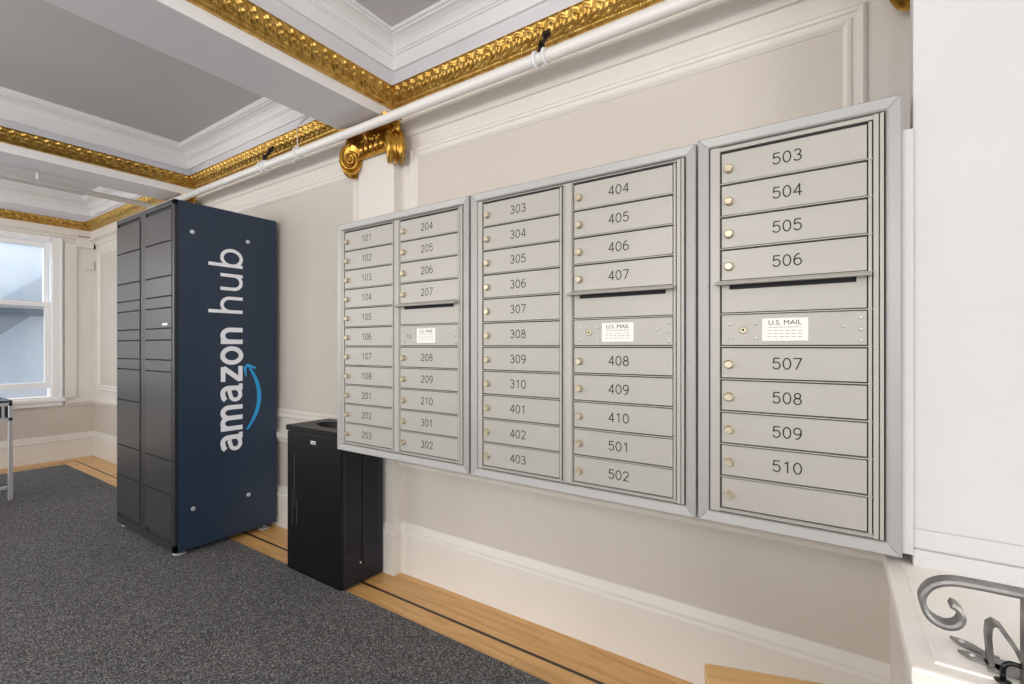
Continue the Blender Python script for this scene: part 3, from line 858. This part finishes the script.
for k in range(25):
    q = k/24; uu = .128+.405*q
    vv = -.030-.082*math.sin(pi*min(1, q*1.02))**.85*(1 if q < .5 else 1)
    vv = -.028-.080*(1-(2*q-1.06)**2/1.06**2) if True else vv
    sm.append((uu, vv)); sw.append(.004+.024*sin(pi*min(1, .12+q*.75)))
strk(b, sm, sw, T=T2)
strk(b, [(.478, -.022), (.535, -.014), (.551, -.030), (.530, -.086)], [.008, .018, .020, .010], T=T2)
lp('smile_arrow', b, M['logo_blue'])

# ------------------------------------------------------------------ waste bin
BX0, BX1, BF, BB = -2.540, -2.058, 1.51, 1.78
BH = .812
t = thing('waste_bin', ((BX0+BX1)/2, BF, 0), 'black perforated metal waste bin below the left mailbox cabinet', 'bin')
O = Matrix.Translation((-(BX0+BX1)/2, -BF, 0))
b = bmesh.new(); bx(b, BX0+.006, BX1, BF+.012, BB, .0095, BH-.03, bev=.003); lp('body', b, M['bin_side'])
for fx_ in (BX0+.04, BX1-.04):
    for fy_, fz_ in ((BF+.05, 0), (BB-.04, 0)):
        b = bmesh.new(); lathe(b, [(0, 0), (.016, 0), (.014, .011), (0, .011)], Matrix.Translation((fx_, fy_, fz_)), 14); lp('foot', b, M['black'])
b = bmesh.new(); bx(b, BX0+.004, BX1-.004, BF, BF+.013, .012, BH-.034, bev=.002); dr = lp('door', b, M['black'])
b = bmesh.new(); bx(b, BX0+.225, BX0+.27, BF-.003, BF, BH-.085, BH-.066, bev=.001); lp('latch', b, M['chrome'], dr)
b = bmesh.new()                                                    # lid with oval opening
HX, HY = (BX0+BX1)/2+.02, (BF+BB)/2+.01
outer = [(BX0, BF-.006), (BX1+.004, BF-.006), (BX1+.004, BB), (BX0, BB)]
N = 40
def sq(a):
    ca, sa = cos(a), sin(a); hw, hd = (BX1+.004-BX0)/2, (BB-BF+.006)/2
    k = min(hw/abs(ca) if abs(ca) > 1e-6 else 9, hd/abs(sa) if abs(sa) > 1e-6 else 9)
    return ((BX0+BX1+.004)/2+ca*k, (BF-.006+BB)/2+sa*k)
angs = sorted([2*pi*i/N for i in range(N)]+[math.atan2(sy*(BB-BF+.006), sx*(BX1+.004-BX0)) % (2*pi) for sx in (-1, 1) for sy in (-1, 1)])
levels = []
for (fn, z) in ((sq, BH-.028), (sq, BH), (lambda a: (HX+.175*cos(a), HY+.080*sin(a)), BH), (lambda a: (HX+.172*cos(a), HY+.077*sin(a)), BH-.006), (lambda a: (HX+.14*cos(a), HY+.06*sin(a)), BH-.05)):
    levels.append([b.verts.new((*fn(a), z)) for a in angs])
for A, B in zip(levels, levels[1:]):
    for i in range(len(angs)):
        k = (i+1) % len(angs); b.faces.new((A[i], A[k], B[k], B[i]))
b.faces.new(levels[0][::-1])
lp('lid', b, M['black'])
b = bmesh.new(); lathe(b, [(0, 0), (.14, 0)], Matrix.Translation((HX, HY, BH-.045)) @ Matrix.Diagonal((1, .43, 1, 1)), 30); lp('opening', b, M['hole'])
b = bmesh.new()                                                    # perforations, right-hand side, two fields
for f0, f1 in ((.028, .115), (.150, .235)):
    n = int((f1-f0)/.0085)
    for i in range(n):
        for j in range(56):
            y = BF+f0+(f1-f0)*(i+.5)/n; z = .185+j*.0108; r = .0034
            b.faces.new([b.verts.new((BX1+.0004, y+r*cos(k*pi/3), z+r*sin(k*pi/3))) for k in range(6)])
for (ix, za, zb) in ((.045, .29, .53), (.060, .27, .66), (.088, .42, .66), (.105, .26, .36)):
    z = za
    while z < zb:
        r = .0022; x = BX0+ix
        b.faces.new([b.verts.new((x+r*cos(k*pi/3), BF-.0004, z+r*sin(k*pi/3))) for k in range(6)]); z += .0108
po = lp('perforation', b, M['hole'])
b = bmesh.new()
for ix, za, zb in ((.072, .36, .66), (.050, .26, .46), (.094, .27, .40)):
    z = za
    while z < zb:
        bx(b, BX0+ix, BX0+ix+.003, BF-.0012, BF-.0004, z, z+.005); z += .0108
lp('bright_perforation_edge', b, M['text_grey'], dr)
b = bmesh.new(); bx(b, BX1, BX1+.004, BF+.125, BF+.140, .10, BH-.035, bev=.001); lp('side_rib', b, M['black'])
b = bmesh.new(); lathe(b, [(.006, 0), (.005, .003), (0, .004)], faceX(BX1+.0005, BF+.120, .115), 12); lp('screw', b, M['chrome'])

# ------------------------------------------------------------------ sprinkler pipes
PZ = lambda x: 2.421-.0018*(x+1.126)
PY = 1.672
t = thing('sprinkler_pipe', (-1.6, PY, PZ(-1.6)), 'long white painted pipe running below the gilded cornice along the wall', 'pipe')
O = Matrix.Translation((1.6, -PY, -PZ(-1.6)))
b = bmesh.new(); tube(b, [(x, PY, PZ(x)) for x in (2.58, 1, -1, -2.5, -3.5, -4.84)], .0235, 20, up=Vector((0, 1, 0))); lp('pipe', b, M['pipe'], smooth=True)
b = bmesh.new()
tube(b, [(-4.86, PY, PZ(-4.84)), (-4.78, PY, PZ(-4.78))], .029, 16, up=Vector((0, 1, 0)))
lp('elbow', b, M['pipe'], smooth=False)
def ring(x, dark=True, rod=False):
    z = PZ(x); b = bmesh.new()
    for dx in ((-.022, .022) if dark else (0,)):
        pts = [(x+dx, PY+.028*cos(a), z+.028*sin(a)) for a in [2*pi*k/20 for k in range(21)]]
        tube(b, pts, .0075, 8, up=Vector((1, 0, 0)))
    c = lp('clamp_ring', b, M['white'], smooth=True)
    b = bmesh.new()
    if dark:
        tube(b, [(x, PY, z+.027), (x-.004, PY+.012, z+.06), (x, PY+.03, z+.09), (x, PY+.062, z+.150)], .008, 8)
        for s in (-1, 1): tube(b, [(x+s*.012, PY, z+.026), (x+s*.010, PY, z+.055), (x, PY+.004, z+.075)], .005, 8)
        lathe(b, [(0, .0), (.018, 0), (.020, .010), (.010, .02), (0, .022)], Matrix.Translation((x, PY+.045, z+.115)), 12)
        lp('hanger', b, M['bracket'], c, True)
    else:
        tube(b, [(x, PY, z+.026), (x, PY, ZC-.11 if False else z+.17), (x, PY+.07, z+.25)], .0055, 8)
        lathe(b, [(.012, 0), (.012, .012), (0, .014)], Matrix.Translation((x, PY, z+.03)), 8)
        tube(b, [(x, PY, z-.024), (x-.012, PY-.018, z-.055), (x+.003, PY-.02, z-.07)], .004, 8)
        lp('hanger', b, M['pipe'], c, True)
ring(-.985); ring(-2.70, dark=False); ring(-3.08)
CPX, CPZ = -4.835, 2.452
t = thing('ceiling_pipe', (CPX, .5, CPZ), 'white painted pipe crossing the far ceiling toward the wall pipe', 'pipe')
O = Matrix.Translation((-CPX, -.5, -CPZ))
b = bmesh.new(); tube(b, [(CPX, 1.645, CPZ), (CPX, -2, CPZ), (CPX, -3.9, CPZ)], .0215, 20); lp('pipe', b, M['pipe'], smooth=True)
b = bmesh.new(); y = .95
tube(b, [(CPX, y, CPZ+.02), (CPX, y, ZS+.1 if False else 2.929)], .008, 8); lathe(b, [(.026, -.012), (.026, .0), (0, .002)], Matrix.Translation((CPX, y, 2.926)), 16)
lp('hanger', b, M['pipe'])

# ------------------------------------------------------------------ small wall boxes in the far corner
t = thing('alarm_box', (WX, 1.80, 2.43), 'larger white plastic box high on the far wall by the corner', 'wall box')
O = Matrix.Translation((-WX, -1.80, -2.43))
b = bmesh.new(); bx(b, WX, WX+.06, 1.700, 1.838, 2.362, 2.478, bev=.004); cv = lp('cover', b, M['plastic'])
b = bmesh.new(); bx(b, WX, WX+.05, 1.706, 1.856, 2.366, 2.487); lp('shade_plate', b, M['gap'])  # dark plate stands in for the shaded side of the box
t = thing('wall_sensor', (WX, 1.81, 2.17), 'smaller cream sensor box below the white box on the far wall', 'wall box')
O = Matrix.Translation((-WX, -1.81, -2.17))
b = bmesh.new(); bx(b, WX, WX+.04, 1.775, 1.850, 2.125, 2.215, bev=.006); lp('cover', b, M['cream'])
b = bmesh.new(); lathe(b, [(.012, 0), (.010, .004), (0, .005)], faceX(WX+.04, 1.812, 2.175), 14); lp('lens', b, M['plastic'])

# ------------------------------------------------------------------ chrome desk at the left edge
DX, DY, DZ = -5.50, .935, .815
t = thing('desk', (DX-.35, DY-.6, 0), 'chrome framed desk with dark top at the left edge of the room', 'desk')
O = Matrix.Translation((-DX+.35, -DY+.6, 0))
b = bmesh.new(); bx(b, DX-.70, DX, DY-1.2, DY, DZ-.018, DZ, bev=.002); lp('desk_top', b, M['desk'])
b = bmesh.new()
for za, zb in ((DZ-.045, DZ-.019), (DZ-.165, DZ-.14)):
    bx(b, DX-.025, DX+.004, DY-1.2, DY, za, zb, bev=.002); bx(b, DX-.70, DX-.675, DY-1.2, DY, za, zb, bev=.002)
    bx(b, DX-.675, DX-.025, DY-.025, DY+.003, za, zb, bev=.002); bx(b, DX-.675, DX-.025, DY-1.2, DY-1.175, za, zb, bev=.002)
bx(b, DX-.02, DX+.002, DY-.060, DY-.045, DZ-.14, DZ-.045)
lp('frame', b, M['chrome'])
b = bmesh.new(); bx(b, DX-.69, DX-.008, DY-1.19, DY-.012, DZ-.139, DZ-.046); lp('drawer_panel', b, M['desk'])
for lx_, ly_ in ((DX+.004, DY), (DX-.70, DY), (DX+.004, DY-1.165), (DX-.70, DY-1.165)):
    b = bmesh.new(); bx(b, lx_-.035 if lx_ > DX-.1 else lx_, lx_ if lx_ > DX-.1 else lx_+.035, ly_-.024, ly_+.004, .0095, DZ-.018, bev=.003)
    lp('leg', b, M['chrome'])
b = bmesh.new(); bx(b, DX-.02, DX-.0, DY-1.16, DY-.03, .10, .125, bev=.002); lp('stretcher', b, M['chrome'])

# ------------------------------------------------------------------ wooden stool in the foreground
ang = math.atan2(.309, .951)
t = thing('wooden_stool', (-.254, 1.193, 0), 'pale wooden stool just in view at the bottom below the mailboxes', 'stool', rz=ang)
b = bmesh.new(); bx(b, 0, .25, -.34, 0, .462, .50, bev=.006); obj('seat', b, M['wood_pale'], t)
b = bmesh.new(); bx(b, .02, .23, -.32, -.02, .41, .462); obj('apron', b, M['wood_edge'], t)
for q, w in ((.02, -.06), (.19, -.06), (.02, -.32), (.19, -.32)):
    b = bmesh.new(); bx(b, q, q+.04, w, w+.04, .0095, .462, bev=.003); obj('leg', b, M['wood_pale'], t)

# ------------------------------------------------------------------ wrought iron handrail end on the pedestal
RY = .99
t = thing('iron_handrail', (.24, RY, .754), 'worn grey wrought iron handrail with curled end above the white ledge', 'handrail')
O = Matrix.Translation((-.24, -RY, -.754))
b = bmesh.new()
pts = [(x, RY, .902-.0) for x in (.95, .7, .45, .30, .22)]
ctl = [(.189, .890), (.172, .8895), (.156, .8885), (.145, .886), (.136, .882), (.128, .876), (.122, .868), (.1175, .858), (.117, .849), (.119, .838), (.1235, .829),
       (.129, .8235), (.136, .820), (.143, .8185), (.150, .8195), (.157, .8235), (.1615, .830), (.163, .837), (.1615, .844), (.157, .850), (.1505, .8535)]
pts = [(x, RY, .890) for x in (.95, .7, .45, .30, .235)]
for i in range(len(ctl)-1):
    p0, p1, p2, p3 = (ctl[max(0, min(len(ctl)-1, i+q))] for q in (-1, 0, 1, 2))
    for q in range(4):
        u_ = q/4
        pts.append(tuple([.5*((2*p1[c_])+(-p0[c_]+p2[c_])*u_+(2*p0[c_]-5*p1[c_]+4*p2[c_]-p3[c_])*u_*u_+(-p0[c_]+3*p1[c_]-3*p2[c_]+p3[c_])*u_**3) for c_ in (0, 1)]))
pts = [p if len(p) == 3 else (p[0], RY, p[1]) for p in pts] + [(ctl[-1][0], RY, ctl[-1][1])]
pts = [Vector(p) for p in pts]
prof = [(-.012, -.0042), (.012, -.0042), (.0135, 0), (.012, .0042), (-.012, .0042), (-.0135, 0)]
fr = []
for i, p in enumerate(pts):
    a = pts[max(0, i-1)]; c = pts[min(len(pts)-1, i+1)]; d = (c-a).normalized()
    fr.append((p, Vector((0, 1, 0)), Vector((0, 1, 0)).cross(d).normalized()))
sweep(b, fr, prof)
lp('rail', b, M['iron'])
b = bmesh.new(); bx(b, .228, .244, RY-.010, RY+.010, .754, .888, bev=.002); lp('post', b, M['iron'])
b = bmesh.new()                                        # bent brace
bp = [Vector(p) for p in ((.203, 1.03, .757), (.2, 1.03, .80), (.201, 1.03, .817), (.206, 1.029, .823), (.212, 1.027, .820), (.228, 1.022, .795), (.244, 1.018, .758))]
sweep(b, [(p, Vector((0, 1, 0)), Vector((0, 1, 0)).cross((bp[min(6, i+1)]-bp[max(0, i-1)]).normalized())) for i, p in enumerate(bp)],
      [(-.011, -.003), (.011, -.003), (.011, .003), (-.011, .003)])
lp('brace', b, M['iron'])
b = bmesh.new()                                        # two pointed lugs of the foot plate
def lug(x0, y0, x1, y1, w):
    a = Vector((x0, y0, 0)); c = Vector((x1, y1, 0)); d = (c-a); n = Vector((-d.y, d.x, 0)).normalized()
    prof_ = [(0, .0), (.12, .45), (.3, .95), (.45, 1), (.62, .75), (.75, .6), (.88, .8), (1, 1.1)]
    up = []; dn = []
    for q, k in prof_: up.append(a+d*q+n*w*k); dn.append(a+d*q-n*w*k)
    for z0_, z1_ in ((.7538, .7575),):
        ring_ = up+dn[:0:-1]
        A = [b.verts.new((v.x, v.y, z0_)) for v in ring_]; B = [b.verts.new((v.x, v.y, z1_)) for v in ring_]
        for i in range(len(A)): k = (i+1) % len(A); b.faces.new((A[i], A[k], B[k], B[i]))
        b.faces.new(A[::-1]); b.faces.new(B)
lug(.165, 1.090, .212, 1.050, .010); lug(.168, 1.048, .215, 1.022, .010)
bx(b, .196, .27, 1.008, 1.052, .7538, .7575, bev=.001)
pl = lp('foot_plate', b, M['iron'])
b = bmesh.new()
for x_, y_ in ((.178, 1.078), (.184, 1.039)): lathe(b, [(.0042, 0), (.003, .0018), (0, .0022)], Matrix.Translation((x_, y_, .7575)), 10)
lp('screw', b, M['chrome'], pl)

t = thing('black_hook', (.205, .975, .7535), 'glossy black bent rod hook in front of the iron brace', 'hook')
O = Matrix.Translation((-.205, -.975, -.7535))
b = bmesh.new()
hx = .2085
hp = [(hx, .99, .754), (hx, .99, .770)] + [(hx+.010*(1-cos(a)), .99, .772+.012*sin(a)) for a in [radians(k) for k in (0, 25, 50, 75, 90)]] + [(hx+.022, .99, .783), (hx+.045, .992, .781)]
tube(b, hp, .0036, 12, up=Vector((0, 1, 0))); lp('rod', b, M['blackmetal'], smooth=True)
b = bmesh.new(); lathe(b, [(0, 0), (.009, 0), (.010, .002), (.006, .004), (0, .005)], Matrix.Translation((hx, .99, .7535)), 18); lp('base', b, M['blackmetal'], smooth=True)

# ------------------------------------------------------------------ lights
def area(name, loc, rot, sx, sy, power, col):
    l = bpy.data.lights.new(name, 'AREA'); l.shape = 'RECTANGLE'; l.size = sx; l.size_y = sy; l.energy = power; l.color = col
    o = bpy.data.objects.new(name, l); COL.objects.link(o); o.location = loc; o.rotation_euler = rot; return o
# added fill from behind the camera and from the right, and daylight at the far window
for i, x in enumerate((-5.4, -3.4, -1.4, .6)):
    area('near_wall_fill', (x, NY-.10, 1.5), (radians(90), 0, 0), 1.6, 1.8, 32, (1, .99, .98))
area('right_side_fill', (EX-.02, -1.9, 1.35), (0, radians(90), 0), 2.1, 2.4, 112, (.97, .98, 1))
area('far_window_and_fill_light', (WX-.75, .9, 3.1), (0, radians(-52), 0), 1.2, 1.6, 90, (.90, .95, 1))
area('far_window_and_fill_light', (WX-.35, -1.65, 1.55), (0, radians(-90), 0), 1.7, 1.5, 70, (.88, .94, 1))  # added fill through the unseen second window
# added fill lights out of view, no lamp fixture belongs to them
def lamp(loc, power, col, r=.16):
    l = bpy.data.lights.new('fill_lamp', 'POINT'); l.energy = power; l.color = col; l.shadow_soft_size = r
    o = bpy.data.objects.new('fill_lamp', l); COL.objects.link(o); o.location = loc
lamp((-.9, -1.3, 1.95), 56, (1, .92, .83)); lamp((-3.4, -1.3, 1.95), 56, (1, .92, .83)); lamp((-5.9, -.9, 1.95), 40, (1, .92, .83))
lamp((.55, .15, 2.45), 11, (1, .92, .83), .10)

# ------------------------------------------------------------------ world
w = bpy.data.worlds.new('sky'); SC.world = w; w.use_nodes = True
bg = w.node_tree.nodes['Background']; bg.inputs['Color'].default_value = (.86, .92, 1, 1); bg.inputs['Strength'].default_value = 1.25

# ------------------------------------------------------------------ camera
cam = bpy.data.cameras.new('camera'); co = bpy.data.objects.new('camera', cam); COL.objects.link(co)
cam.sensor_width = 36; cam.lens = 476.2/1024*36; cam.clip_start = .05
cam.shift_y = (346.3-342)/1024
co.location = (0, 0, 1.25); co.rotation_euler = (radians(90), 0, .5931)
SC.camera = co
vs = SC.view_settings; vs.view_transform = 'Standard'; vs.look = 'None'; vs.gamma = 1; vs.use_curve_mapping = False; vs.exposure = -0.29
